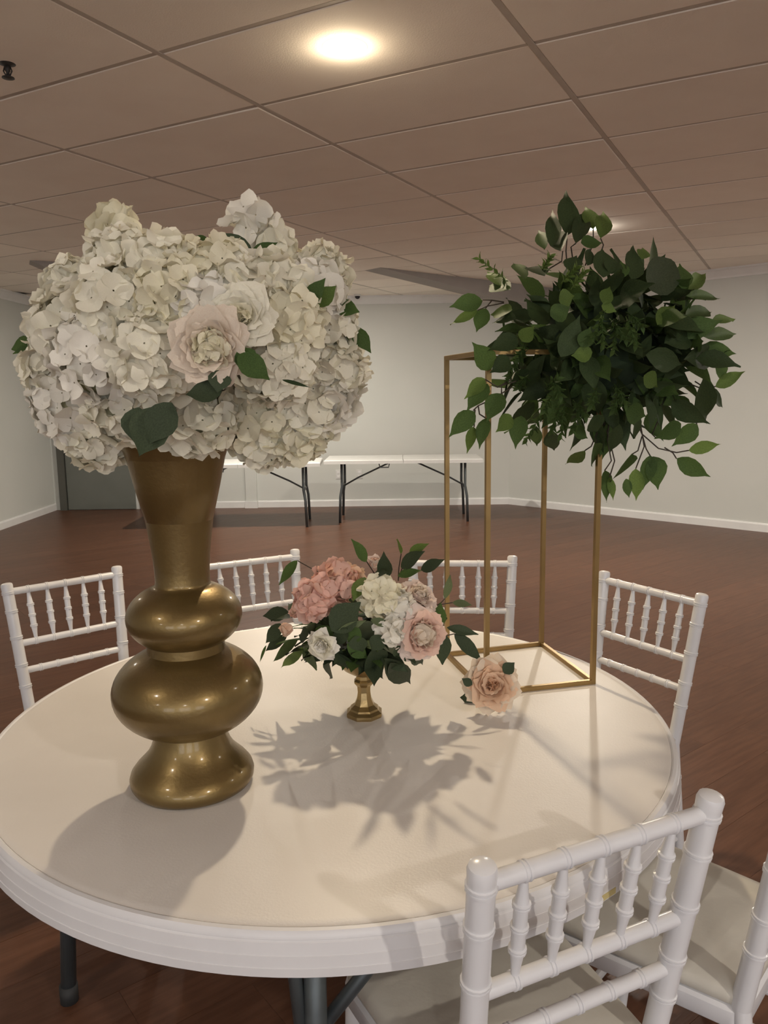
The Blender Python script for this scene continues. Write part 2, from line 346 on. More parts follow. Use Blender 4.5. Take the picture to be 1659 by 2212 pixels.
for x, lb in ((-0.32, 'white wall socket under the far table, nearer its fold'), (-0.60, 'white wall socket under the far table, beside its left legs')):
    t = thing('wall_socket', lb, 'socket', (x, YB, 0.43))
    mb = MB(); mb.cbox((0, 0, 0.004), (0.075, 0.12, 0.008), 0.002, Matrix.Rotation(R(90), 4, 'X')); build('cover_plate', mb, M_white, t, smooth=False)
    for z in (-.028, .028):
        mb = MB(); mb.cbox((0, 0, 0.010), (0.034, 0.030, 0.004), 0.001, Matrix.Translation((0, 0, z)) @ Matrix.Rotation(R(90), 4, 'X')); build('outlet', mb, M_trim, t, smooth=False)

# ---------------------------------------------------------------- far folding tables
def folding_table(name, label, x, y, L, rz):
    t = thing(name, label, 'table', (x, y, 0), rz, 'folding tables by the back wall'); W, H = 0.72, 0.735
    for s in (-1, 1):
        mb = MB(); mb.cbox((s * (L / 4), 0, H - 0.022), (L / 2 - 0.003, W, 0.044), 0.008); build('tabletop', mb, M_white, t, smooth=False)
        mb = MB(); lx = s * (L / 2 - 0.20)
        for yy in (-1, 1):
            mb.tube([(lx, yy * 0.26, H - 0.044), (lx, yy * 0.26, 0.42), (lx + s * 0.02, yy * 0.285, 0.3), (lx + s * 0.03, yy * 0.285, 0.0)], 0.0155, 10)
        mb.tube([(lx, -0.26, 0.40), (lx, 0.26, 0.40)], 0.011, 8); mb.tube([(lx, -0.26, H - 0.055), (lx, 0.26, H - 0.055)], 0.011, 8)
        build('leg', mb, M_steel, t)
        mb = MB(); mb.tube([(lx, 0, 0.40), (lx - s * 0.18, 0, 0.50), (lx - s * 0.58, 0, H - 0.05)], 0.010, 8); build('brace', mb, M_steel, t)
    mb = MB(); mb.tube([(-0.28, -W / 2 + 0.05, H - 0.044), (-0.27, -W / 2 + 0.05, H - 0.09), (-0.17, -W / 2 + 0.05, H - 0.09), (-0.16, -W / 2 + 0.05, H - 0.044)], 0.007, 8); build('handle', mb, M_steel, t)
    return t
folding_table('folding_table', 'white folding table in front of the back wall, partly seen through gold frame', 0.235, 9.30, 1.83, R(-1))
folding_table('folding_table', 'white folding table half hidden behind the tall gold vase', -1.63, 9.02, 1.83, R(2))

# ---------------------------------------------------------------- chairs
def bamboo(L, r0, rings, ring=0.0017):  # turned profile with node rings
    pr = [(0, r0)]
    for q in rings:
        x = q * L
        for dx, k in ((-0.0055, 0), (-0.0045, ring), (-0.0015, ring), (-0.0007, 0), (0.0007, 0), (0.0015, ring), (0.0045, ring), (0.0055, 0)): pr.append((x + dx, r0 + k))
    pr.append((L, r0)); return [a for a in sorted(pr) if 0 <= a[0] <= L]
def spindle_prof(L):
    pr = [(0, 0.0058), (L * .10, .0070), (L * .24, .0094)]
    for q in (.27, .50, .73):
        x = q * L
        for dx, k in ((-.005, 0), (-.0035, .0026), (-.001, .0026), (.0, .001), (.001, .0026), (.0035, .0026), (.005, 0)): pr.append((x + dx, .0098 + k))
    pr += [(L * .77, .0094), (L * .90, .0070), (L, .0058)]
    return sorted(pr)
def make_chair(label):
    t = thing('chiavari_chair', label, 'chair', group=None)
    def P(s, z):                                  # centre of a back post at height z
        if z >= 0.45: k = (z - 0.45) / 0.47; return Vector((s * (0.166 + 0.024 * k), -0.178 - 0.075 * k, z))
        k = (0.45 - z) / 0.45; return Vector((s * (0.166 + 0.012 * k), -0.178 - 0.045 * k, z))
    for s in (-1, 1):
        mb = MB(); a, b = P(s, 0.45), P(s, 0.92); L = (b - a).length
        pr = bamboo(L - 0.004, 0.0185, (.255, .41, .61, .80, .935), ring=.0022); pr = pr[:-1] + [(L - .010, .0195), (L - .004, .0175), (L - .001, .012), (L, .002)]
        mb.turned(a, b, pr, 16)
        a2, b2 = P(s, 0.45), P(s, 0.0); L = (b2 - a2).length; pr = bamboo(L, 0.0175, (.25, .55, .85)); pr[-1] = (L, .014); mb.turned(a2, b2, pr, 14)
        build('back_post', mb, M_chair, t, angle=32)
        mb = MB(); a, b = Vector((s * .185, .185, .43)), Vector((s * .190, .20, 0)); L = (b - a).length; pr = bamboo(L, 0.0165, (.25, .55, .85)); pr[-1] = (L, .013); mb.turned(a, b, pr, 14)
        build('front_leg', mb, M_chair, t, angle=32)
    def rail(z, rad, rings, name):
        a, b = P(-1, z), P(1, z); L = (b - a).length
        mb = MB(); mb.turned(a, b, bamboo(L, rad, rings), 14); build(name, mb, M_chair, t, angle=32)
    q5 = [0.5 + (i - 2) * 0.165 for i in range(5)]
    rail(0.888, 0.0125, q5, 'top_rail'); rail(0.712, 0.0118, q5, 'middle_rail'); rail(0.620, 0.0115, [0.5 + (i - 2) * 0.165 for i in range(5)], 'lower_rail')
    for q in q5:
        a = P(-1, .712).lerp(P(1, .712), q); b = P(-1, .888).lerp(P(1, .888), q); d = (b - a).normalized(); a += d * .010; b -= d * .010
        mb = MB(); mb.turned(a, b, spindle_prof((b - a).length), 12); build('spindle', mb, M_chair, t, angle=32)
    def outline(f, z, inset):
        vs = []; hw0, hw1, y0, y1 = .185 - inset, .208 - inset, -.19 + inset, .212 - inset; rr = .05
        for (cx, cy, a0) in ((hw1 - rr, y1 - rr, 0), (-hw1 + rr, y1 - rr, 90), (-hw0 + .03, y0 + .03, 180), (hw0 - .03, y0 + .03, 270)):
            r_ = rr if a0 < 180 else .03
            for k in range(5):
                a = R(a0 + 90 * k / 4); vs.append((cx + r_ * math.cos(a), cy + r_ * math.sin(a), z))
        return vs
    def slab(levels):
        mb = MB(); n = 20; vs = []
        for z, ins in levels: vs += outline(0, z, ins)
        fs = [(k * n + i, k * n + (i + 1) % n, (k + 1) * n + (i + 1) % n, (k + 1) * n + i) for k in range(len(levels) - 1) for i in range(n)]
        fs += [tuple(range(n - 1, -1, -1)), tuple((len(levels) - 1) * n + i for i in range(n))]
        return mb.add(vs, fs)
    build('seat', slab([(.405, .012), (.405, .004), (.41, 0), (.440, 0), (.446, .006)]), M_chair, t, angle=40)
    build('cushion', slab([(.446, .012), (.452, .004), (.468, .003), (.480, .012), (.487, .035), (.491, .09)]), M_cushion, t, angle=70)
    for z, s in ((.24, -1), (.24, 1), (.13, -1), (.13, 1)):
        a = Vector((s * .187, .195, z)); b = P(s, z); mb = MB(); L = (b - a).length; mb.turned(a, b, bamboo(L, .010, (.3, .6)), 10); build('stretcher', mb, M_chair, t, angle=32)
    for z, y in ((.30, 1), (.18, 1)):
        a, b = Vector((-.187, .193, z)), Vector((.187, .193, z)); mb = MB(); L = (b - a).length; mb.turned(a, b, bamboo(L, .010, (.25, .5, .75)), 10); build('stretcher', mb, M_chair, t, angle=32)
    a, b = P(-1, .22), P(1, .22); mb = MB(); mb.turned(a, b, bamboo((b - a).length, .010, (.25, .5, .75)), 10); build('stretcher', mb, M_chair, t, angle=32)
    return t
def copy_tree(o):
    c = o.copy(); C.objects.link(c)
    for ch in o.children:
        d = ch.copy(); C.objects.link(d); d.parent = c
    return c
def place_chair(o, px, py, ang, k=.97):                 # px, py: midpoint of the back at the top; ang: heading of the facing direction
    f = Vector((math.cos(ang), math.sin(ang), 0)); loc = Vector((px, py, 0)) + f * 0.245
    o.scale = (k, k, k); o.location = loc; o.rotation_euler = (0, 0, ang - PI / 2); o['group'] = 'white chairs around the round table'; return o
CH = [('white bamboo-style chair closest to the camera, seen whole from behind', 0.283, 0.962, 114.8),
      ('white bamboo-style chair to the left of the tall gold vase', -1.094, 2.607, -49),
      ('white bamboo-style chair half hidden directly behind the tall gold vase', -0.512, 2.905, -62),
      ('white bamboo-style chair behind the gold frame and the pink flowers', 0.286, 2.830, -95),
      ('white bamboo-style chair at the far right, just beside the gold frame', 0.833, 2.392, -147),
      ('white bamboo-style chair cut off by the right edge, cream seat showing', 0.765, 1.275, 138)]
c0 = None
for lb, x, y, a in CH:
    o = make_chair(lb) if c0 is None else copy_tree(c0)
    if c0 is None: c0 = o
    o['label'] = lb; place_chair(o, x, y, R(a), 1.0 if o is c0 else .97)

# ---------------------------------------------------------------- round table
TC = Vector((-0.12, 1.748, 0)); TR = 0.762
t = thing('round_table', 'round white plastic folding table carrying the flower arrangements', 'table', TC)
pr = [(0.0005, TZ), (0.30, TZ), (0.60, TZ), (0.728, TZ), (0.738, TZ - .0008)]
mb = MB(); mb.lathe([(0.744, TZ - .03), (0.742, TZ - .0022)] + pr[::-1], 128, cap=False); build('tabletop', mb, M_table, t, angle=50)
rim = [(0.738, TZ - .03), (0.7425, TZ - .0025), (0.746, TZ - .0006), (0.752, TZ - .0015), (0.756, TZ - .006), (0.757, TZ - .012), (0.7555, TZ - .0135), (0.7585, TZ - .016),
       (0.7605, TZ - .034), (0.7615, TZ - .0345), (0.762, TZ - .052), (0.763, TZ - .0525), (0.7625, TZ - .066), (0.757, TZ - .068), (0.752, TZ - .064), (0.748, TZ - .03)]
mb = MB(); mb.lathe(rim, 128, cap=False); build('rim', mb, M_tableside, t, angle=35)
mb = MB(); mb.lathe([(0.75, TZ - .036), (0.75, TZ - .031)], 96); build('underside', mb, M_table, t, angle=30)
sa = math.atan2(-.60, .47); M = Matrix.Rotation(sa, 4, 'Z') @ Matrix.Translation((.7632, 0, TZ - .058)); mb = MB(); mb.box((0, 0, 0), (.0012, .040, .010), M)
o = build('sticker', mb, mat('yellow_sticker', (.62, .52, .24), .5, col2=(.55, .46, .2)), t, smooth=False); o['label'] = 'small yellowed sticker'
for k, (dx, dy) in enumerate(((-.68, 0), (0, -.66), (.655, .18), (0, .66))):
    u = Vector((dx, dy, 0)).normalized(); w = Vector((-u.y, u.x, 0)); b = Vector((dx, dy, 0)); top = b * .93
    mb = MB(); mb.tube([top + Vector((0, 0, TZ - .036)), b * .965 + Vector((0, 0, .42)), b + Vector((0, 0, .03))], .0185, 14); lg = build('leg', mb, M_steel, t)
    mb = MB(); mb.tube([b + Vector((0, 0, .0)), b + Vector((0, 0, .045))], .022, 14); build('foot_cap', mb, M_rubber, lg)
    mb = MB(); mb.tube([top - w * .045 + Vector((0, 0, TZ - .036)), b * .96 - w * .02 + Vector((0, 0, .45))], .012, 10); build('side_strut', mb, M_steel, lg)
    mb = MB(); mb.tube([b * .955 + Vector((0, 0, .47)), b * .62 + w * .30 + Vector((0, 0, TZ - .04))], .012, 10); build('brace', mb, M_steel, t)

# ---------------------------------------------------------------- tall gold vase
VX, VY = -0.378, 1.428
ctrl = [(.104, 0), (.112, .004), (.1165, .012), (.1175, .021), (.1145, .031), (.106, .042), (.095, .053), (.084, .065), (.0755, .079), (.0695, .096), (.0665, .112)]
def bulge(zc, rr, hh, r0, r1, n=22):              # oblate ring between the radii r0 (below) and r1 (above)
    a0, a1 = -math.acos(r0 / rr), math.acos(r1 / rr)
    return [(rr * math.cos(a0 + (a1 - a0) * k / n), zc + hh * math.sin(a0 + (a1 - a0) * k / n)) for k in range(n + 1)]
bulb1 = bulge(.190, .141, .091, .0665, .0725)
bulb2 = bulge(.334, .107, .067, .0715, .053) + [(.0508, .396)]
trum = [(.0500, .400), (.0505, .425), (.0525, .450), (.0555, .475), (.0595, .505), (.0650, .540), (.0725, .580), (.0825, .615), (.093, .645), (.100, .660), (.102, .664), (.098, .664), (.090, .640), (.078, .585), (.05, .47), (.002, .45)]
mb = MB(); mb.lathe(ctrl + bulb1 + bulb2 + trum, 72)
vase = thing('tall_vase', 'tall gold trumpet vase with two bulbous rings, under the white flowers', 'vase', (VX, VY, TZ))
build('vase_body', mb, M_gold, vase, angle=55)
# ---------------------------------------------------------------- gold frame stand
FC = [(0.459, 2.224), (0.528, 1.914), (0.247, 1.846), (0.174, 2.140)]; FTOP = 1.583; BW = .0115
fx = sum(a for a, _ in FC) / 4; fy = sum(b for _, b in FC) / 4
fr = thing('frame_stand', 'tall rectangular gold wire frame stand holding up the greenery ball', 'stand', (fx, fy, TZ))
fa = math.atan2(FC[1][1] - FC[2][1], FC[1][0] - FC[2][0])
pts = [Vector((a - fx, b - fy, 0)) for a, b in FC]
Hh = FTOP - TZ
for q in pts:
    M = Matrix.Translation(q) @ Matrix.Rotation(fa, 4, 'Z'); mb = MB(); mb.cbox((0, 0, Hh / 2), (BW, BW, Hh), .001, M); build('post', mb, M_gold2, fr, smooth=False)
for z in (BW / 2, Hh - BW / 2):
    for k in range(4):
        a, b = pts[k], pts[(k + 1) % 4]; d = b - a; M = Matrix.Rotation(math.atan2(d.y, d.x), 4, 'Z'); M.translation = (a + b) / 2 + Vector((0, 0, z))
        mb = MB(); mb.cbox((0, 0, 0), (d.length - BW, BW * .98, BW), .001, M); build('base_bar' if z < .1 else 'top_bar', mb, M_gold2, fr, smooth=False)
# ---------------------------------------------------------------- gold compote
cp = thing('compote_bowl', 'small gold footed bowl holding the pink and white flowers', 'bowl', (-0.052, 1.735, TZ))
pr = [(.042, 0), (.0435, .004), (.0435, .010), (.036, .016), (.034, .020), (.024, .028), (.018, .042), (.0155, .058), (.0165, .072), (.023, .080), (.024, .085), (.019, .090), (.0185, .098)]
mb = MB(); mb.lathe(pr, 8, ph=PI / 8); build('foot', mb, M_compote, cp, smooth=False)
pr = [(.0185, .098), (.030, .104), (.046, .114), (.060, .130), (.070, .150), (.074, .165), (.071, .165), (.058, .135), (.002, .118)]
mb = MB(); mb.lathe(pr, 40); build('bowl', mb, M_compote, cp, angle=32)

# ---------------------------------------------------------------- flowers and leaves
GREEN_LEAVES = [(-0.097,-0.07,0.266,-0.077,0.03,0.392,0.057,0),(-0.156,-0.098,0.229,-0.148,0.03,0.305,0.032,1),(-0.14,-0.11,0.232,-0.111,0.03,0.349,0.038,0),(-0.128,-0.143,0.217,-0.111,0.03,0.315,0.049,0),(-0.091,-0.131,0.236,-0.026,0.03,0.357,0.043,0),(-0.033,-0.059,0.281,-0.031,0.03,0.362,0.038,2),(-0.032,-0.122,0.249,0.02,0.03,0.354,0.043,2),(-0.08,-0.136,0.235,-0.029,-0.135,0.239,0.043,1),(-0.119,-0.208,0.162,-0.096,-0.165,0.21,0.043,0),(-0.082,-0.205,0.175,-0.058,-0.15,0.228,0.027,0),(-0.053,-0.23,0.145,-0.029,-0.143,0.233,0.054,0),(-0.033,-0.222,0.154,-0.011,-0.182,0.198,0.043,0),(0.013,-0.221,0.141,0.043,-0.13,0.23,0.049,0),(0.051,-0.167,0.193,0.072,-0.113,0.233,0.032,2),(-0.008,-0.224,0.145,-0.003,-0.187,0.19,0.032,1),(0.055,-0.217,0.119,0.154,-0.086,0.205,0.081,0),(0.152,-0.152,0.126,0.182,-0.052,0.207,0.043,1),(0.165,-0.14,0.128,0.28,0.03,0.192,0.038,2),(0.161,-0.152,0.113,0.326,0.03,0.131,0.03,1),(-0.212,-0.151,0.154,-0.207,0.03,0.233,0.038,1),(-0.173,-0.185,0.157,-0.198,-0.093,0.203,0.049,0),(-0.253,-0.067,0.152,-0.272,0.03,0.209,0.043,2),(-0.241,-0.13,0.134,-0.277,0.03,0.175,0.049,1),(-0.285,0.03,0.13,-0.368,0.03,0.114,0.046,1),(-0.297,0.03,0.105,-0.367,0.03,0.074,0.03,2),(-0.277,0.03,0.11,-0.301,0.03,0.051,0.046,1),(-0.243,-0.174,0.084,-0.282,-0.087,0.084,0.038,2),(-0.237,-0.194,0.064,-0.284,-0.099,0.069,0.032,0),(-0.233,-0.2,0.019,-0.302,-0.235,-0.003,0.047,0),(-0.292,-0.2,-0.048,-0.338,-0.235,0.009,0.05,1),(-0.251,-0.2,-0.026,-0.297,-0.235,-0.054,0.042,0),(-0.306,-0.2,-0.071,-0.356,-0.235,-0.109,0.034,2),(-0.303,-0.2,-0.08,-0.351,-0.235,-0.14,0.042,1),(-0.269,-0.2,-0.103,-0.307,-0.235,-0.164,0.047,1),(-0.333,-0.2,-0.141,-0.39,-0.235,-0.199,0.045,1),(-0.305,-0.2,-0.158,-0.323,-0.235,-0.225,0.032,1),(-0.331,-0.2,-0.178,-0.352,-0.235,-0.235,0.026,2),(-0.245,-0.2,-0.154,-0.286,-0.235,-0.188,0.037,2),(-0.226,-0.2,-0.154,-0.241,-0.235,-0.226,0.042,1),(-0.183,-0.172,-0.179,-0.166,-0.088,-0.237,0.032,1),(-0.153,-0.186,-0.188,-0.125,-0.104,-0.252,0.038,0),(-0.107,-0.211,-0.183,-0.065,-0.194,-0.208,0.032,1),(-0.064,-0.155,-0.239,-0.082,-0.029,-0.286,0.032,2),(-0.048,-0.18,-0.221,-0.006,-0.034,-0.294,0.046,1),(0.036,0.03,-0.306,0.048,0.03,-0.39,0.04,1),(0.049,0.03,-0.323,0.062,0.03,-0.387,0.022,2),(0.063,-0.103,-0.254,0.058,0.03,-0.344,0.059,1),(0.092,0.03,-0.328,0.104,0.03,-0.38,0.027,1),(0.118,0.03,-0.302,0.121,0.03,-0.388,0.04,2),(0.153,0.03,-0.268,0.141,0.03,-0.359,0.043,1),(0.159,0.03,-0.271,0.183,0.03,-0.359,0.059,1),(0.223,0.03,-0.277,0.315,0.03,-0.329,0.046,1),(0.253,0.03,-0.256,0.341,0.03,-0.241,0.035,2),(0.271,0.03,-0.188,0.213,0.03,-0.248,0.051,1),(0.184,-0.089,-0.18,0.119,-0.111,-0.22,0.049,1),(0.269,-0.03,-0.1,0.347,0.03,-0.147,0.04,0),(0.314,0.03,-0.093,0.39,0.03,-0.055,0.035,2),(0.326,0.03,-0.075,0.329,0.03,-0.006,0.046,1),(0.228,-0.103,-0.076,0.295,0.03,-0.191,0.059,0),(0.216,-0.127,0.022,0.374,0.03,0.044,0.035,1),(0.261,-0.059,0.063,0.363,0.03,0.082,0.027,2),(0.148,-0.182,0.064,0.307,0.03,0.103,0.043,1),(0.114,-0.212,0.04,0.26,-0.061,0.06,0.065,1),(0.085,-0.235,0.003,0.203,-0.14,0.026,0.059,0),(0.037,-0.259,-0.024,0.16,-0.18,-0.045,0.054,0),(0.148,-0.191,-0.031,0.331,0.03,-0.019,0.059,0),(0.066,-0.24,0.042,0.129,-0.185,0.096,0.043,2),(-0.152,-0.242,0.097,-0.119,-0.249,0.105,0.043,2),(-0.087,-0.285,-0.019,-0.131,-0.278,-0.023,0.04,2),(-0.06,-0.264,0.085,-0.04,-0.241,0.126,0.032,2),(-0.065,-0.266,0.081,-0.03,-0.265,0.072,0.03,2),(-0.152,-0.271,-0.026,-0.107,-0.269,0.064,0.049,0),(-0.226,-0.2,0.014,-0.203,-0.235,0.042,0.037,2),(0.004,-0.237,-0.143,0.066,-0.2,-0.161,0.049,1),(-0.003,-0.217,-0.175,0.0,-0.134,-0.251,0.032,0),(0.036,-0.254,-0.068,0.084,-0.222,-0.094,0.04,2),(-0.069,-0.239,-0.155,-0.045,-0.204,-0.198,0.049,0),(0.033,-0.217,-0.157,0.06,-0.155,-0.217,0.032,0),(-0.111,-0.282,-0.006,-0.089,-0.279,0.037,0.038,1),(-0.171,-0.249,0.062,-0.129,-0.257,0.082,0.043,1)]
GREEN_TWIGS = [[(-0.14,-0.02,0.19),(-0.098,-0.02,0.214),(-0.096,-0.02,0.238)],[(-0.085,-0.02,0.209),(-0.088,-0.02,0.238),(-0.086,-0.02,0.271)],[(-0.07,-0.02,0.213),(-0.076,-0.02,0.247),(-0.064,-0.02,0.256)],[(-0.04,-0.02,0.203),(-0.022,-0.02,0.256),(-0.023,-0.02,0.289)],[(-0.006,-0.02,0.222),(0.003,-0.02,0.251),(-0.005,-0.02,0.267)],[(-0.246,-0.2,-0.072),(-0.278,-0.2,-0.089),(-0.306,-0.2,-0.071)],[(-0.236,-0.2,-0.076),(-0.269,-0.2,-0.085),(-0.269,-0.2,-0.103)],[(-0.246,-0.2,-0.09),(-0.292,-0.2,-0.117),(-0.322,-0.2,-0.13),(-0.333,-0.2,-0.141)],[(-0.322,-0.2,-0.13),(-0.319,-0.2,-0.149),(-0.305,-0.2,-0.158)],[(-0.329,-0.2,-0.139),(-0.331,-0.2,-0.158),(-0.331,-0.2,-0.178)],[(-0.238,-0.02,0.119),(-0.269,-0.02,0.124),(-0.291,-0.02,0.125)],[(-0.238,-0.02,0.117),(-0.278,-0.02,0.11),(-0.303,-0.02,0.1)],[(-0.268,-0.02,0.123),(-0.283,-0.02,0.105)],[(0.007,-0.1,-0.16),(0.004,-0.1,-0.219),(0.015,-0.1,-0.269),(-0.001,-0.1,-0.293)],[(-0.007,-0.1,-0.17),(0.009,-0.1,-0.219),(0.023,-0.1,-0.269),(0.012,-0.1,-0.308)],[(-0.021,-0.1,-0.199),(-0.035,-0.1,-0.233),(-0.05,-0.1,-0.243)],[(-0.007,-0.1,-0.175),(-0.016,-0.1,-0.204),(-0.026,-0.1,-0.226)],[(0.082,-0.05,-0.163),(0.104,-0.05,-0.208),(0.146,-0.05,-0.244),(0.192,-0.05,-0.255),(0.222,-0.05,-0.25)],[(0.161,-0.05,-0.242),(0.182,-0.05,-0.255),(0.192,-0.05,-0.27)],[(0.104,-0.05,-0.208),(0.115,-0.05,-0.244),(0.126,-0.05,-0.262)],[(0.104,-0.05,-0.213),(0.095,-0.05,-0.249),(0.08,-0.05,-0.258)],[(0.094,-0.06,-0.173),(0.107,-0.06,-0.238),(0.088,-0.06,-0.293)],[(0.143,-0.05,-0.174),(0.129,-0.05,-0.209),(0.14,-0.05,-0.219)],[(0.207,-0.05,-0.149),(0.228,-0.05,-0.165),(0.239,-0.05,-0.185)],[(0.222,-0.03,-0.085),(0.259,-0.03,-0.1),(0.289,-0.03,-0.093)],[(0.237,-0.03,-0.08),(0.269,-0.03,-0.1)],[(0.178,-0.03,0.122),(0.195,-0.03,0.136),(0.206,-0.03,0.141)],[(0.178,-0.03,0.117),(0.207,-0.03,0.127)],[(0.211,-0.03,0.054),(0.255,-0.03,0.029)],[(0.226,-0.03,0.058),(0.273,-0.03,0.065)]]
GREEN_SPRIGS = [(-0.234,-0.05,0.163,-0.306,-0.08,0.211,2),(-0.175,-0.15,0.167,-0.159,-0.18,0.198,2),(-0.139,-0.2,0.137,-0.111,-0.23,0.167,2),(-0.116,-0.2,0.124,-0.093,-0.23,0.158,2),(-0.057,-0.27,0.071,-0.09,-0.3,0.01,1),(-0.031,-0.27,0.063,-0.046,-0.3,-0.016,1),(-0.013,-0.27,0.058,0.001,-0.3,-0.004,1),(-0.051,-0.28,0.053,-0.024,-0.31,0.008,1),(-0.069,-0.28,0.062,-0.071,-0.31,-0.004,1),(-0.01,-0.26,0.068,0.016,-0.29,0.035,1),(-0.134,-0.2,-0.133,-0.158,-0.23,-0.186,1),(-0.111,-0.22,-0.119,-0.09,-0.25,-0.155,1),(-0.125,-0.2,-0.128,-0.139,-0.23,-0.2,1),(-0.092,-0.22,-0.133,-0.117,-0.25,-0.186,1),(-0.204,-0.17,-0.003,-0.246,-0.2,-0.049,1),(-0.223,-0.17,-0.007,-0.255,-0.2,-0.072,1),(-0.209,-0.17,0.011,-0.232,-0.2,-0.026,1),(-0.194,-0.12,-0.061,-0.223,-0.15,-0.09,1),(-0.175,-0.22,-0.1,-0.155,-0.25,-0.074,1),(-0.157,-0.22,-0.109,-0.181,-0.25,-0.14,1),(-0.026,-0.24,-0.084,-0.007,-0.27,-0.129,1),(-0.065,-0.25,-0.093,-0.085,-0.28,-0.132,1),(-0.008,-0.24,-0.098,-0.033,-0.27,-0.142,1),(-0.158,-0.14,-0.143,-0.206,-0.17,-0.212,0),(-0.162,-0.24,-0.073,-0.15,-0.27,-0.109,0)]
POSY_LEAVES = [(0.013,-0.08,0.177,-0.013,-0.13,0.235,0.026,1),(0.055,-0.08,0.142,0.049,-0.13,0.204,0.033,0),(0.025,-0.08,0.142,0.055,-0.13,0.167,0.026,0),(0.087,-0.08,0.193,0.08,-0.13,0.237,0.012,2),(0.106,-0.08,0.195,0.142,-0.13,0.224,0.021,2),(0.087,-0.08,0.163,0.131,-0.13,0.209,0.034,0),(0.131,-0.08,0.156,0.172,-0.13,0.19,0.027,0),(0.08,-0.08,0.146,0.125,-0.13,0.168,0.021,1),(-0.149,0.03,0.158,-0.196,0.03,0.101,0.027,1),(-0.062,-0.141,0.042,-0.003,-0.138,0.104,0.068,0),(-0.173,0.03,0.035,-0.235,0.03,0.027,0.035,0),(-0.188,0.03,0.007,-0.232,0.03,-0.039,0.035,0),(-0.179,0.03,-0.021,-0.233,0.03,-0.058,0.027,0),(-0.144,-0.059,-0.003,-0.219,0.03,-0.085,0.029,1),(-0.13,-0.073,-0.016,-0.201,0.03,-0.11,0.025,2),(-0.122,-0.084,-0.013,-0.116,0.03,-0.115,0.033,1),(-0.072,-0.107,-0.038,-0.082,-0.016,-0.114,0.035,0),(-0.116,-0.1,0.019,-0.143,-0.064,0.012,0.036,0),(-0.097,-0.119,0.042,-0.054,-0.141,0.019,0.036,1),(0.008,-0.074,0.141,-0.016,-0.135,0.105,0.033,2),(-0.049,-0.146,0.041,0.013,-0.154,0.068,0.02,3),(0.021,-0.154,0.068,0.066,-0.143,0.054,0.019,3),(-0.029,-0.149,0.016,0.015,-0.135,-0.023,0.033,1),(-0.047,-0.134,-0.01,-0.033,-0.106,-0.059,0.043,0),(0.02,-0.145,-0.003,0.044,-0.097,-0.068,0.063,0),(0.048,-0.127,-0.026,0.114,0.03,-0.15,0.052,0),(0.061,-0.114,-0.04,0.081,-0.018,-0.114,0.036,0),(0.108,-0.092,-0.031,0.14,0.03,-0.101,0.028,0),(0.186,0.03,-0.021,0.186,0.03,-0.099,0.042,0),(0.213,0.03,-0.022,0.28,0.03,-0.089,0.035,0),(0.195,0.03,-0.007,0.27,0.03,-0.023,0.024,0),(0.168,-0.03,0.011,0.176,-0.05,0.071,0.035,1),(0.186,-0.03,0.079,0.197,-0.05,0.137,0.02,3),(0.203,-0.03,0.07,0.244,-0.05,0.07,0.018,3),(-0.228,0.03,-0.044,-0.246,0.03,-0.087,0.008,1),(-0.141,-0.048,0.061,-0.175,0.03,0.059,0.027,0),(-0.028,-0.153,0.052,-0.063,-0.133,0.003,0.032,0),(-0.004,-0.156,0.052,-0.029,-0.149,0.016,0.036,1),(0.045,-0.15,0.033,0.02,-0.145,-0.003,0.036,0),(0.078,-0.13,0.004,0.091,-0.102,-0.036,0.036,0),(-0.012,-0.155,0.035,0.003,-0.144,-0.007,0.041,0),(-0.063,-0.136,0.013,-0.057,-0.114,-0.038,0.041,0)]
POSY_PINK = [(-0.059,-0.05,0.123,0.049),(-0.101,-0.08,0.094,0.043),(-0.032,-0.03,0.122,0.033)]
POSY_WHITE = [(0.038,-0.1,0.104,0.042),(0.075,-0.09,0.083,0.036),(0.062,-0.13,0.039,0.026)]
POSY_ROSES = [(0.125,-0.1,0.02,0.052),(0.125,-0.03,0.082,0.04),(-0.082,-0.15,0.014,0.033),(-0.155,-0.1,0.037,0.028),(-0.14,-0.06,0.06,0.026),(0.028,-0.05,0.163,0.027)]
POSY_TWIGS = [[(-0.069,0.0,0.111),(-0.1,0.0,0.137),(-0.139,0.0,0.16),(-0.145,0.0,0.164)],[(0.034,-0.07,0.14),(0.021,-0.07,0.162),(0.013,-0.07,0.175)],[(0.081,-0.07,0.131),(0.083,-0.07,0.161),(0.088,-0.07,0.191)],[(0.081,-0.07,0.135),(0.094,-0.07,0.17),(0.107,-0.07,0.193)],[(0.145,0.02,0.034),(0.181,0.02,0.056),(0.19,0.02,0.066)],[(0.149,0.02,0.034),(0.181,0.02,0.052),(0.208,0.02,0.056)],[(0.16,-0.02,-0.01),(0.191,-0.02,-0.01),(0.209,-0.02,-0.006)]]
ROSE_AT = (0.25,1.773,0.744)
ROSE_LEAVES = [(-0.029,0.03,-0.045,-0.072,0.03,-0.068,0.038,0),(0.02,-0.05,0.048,0.044,-0.05,0.073,0.03,0),(0.039,0.0,0.017,0.062,0.0,0.024,0.018,0),(-0.056,-0.08,0.032,-0.079,-0.08,0.047,0.02,0),(0.018,0.06,0.027,-0.016,0.06,0.035,0.019,0),(0.027,0.03,0.033,0.013,0.03,0.055,0.019,0)]
ROSE_C = [(-0.005,-0.02,0.011,0.059)]
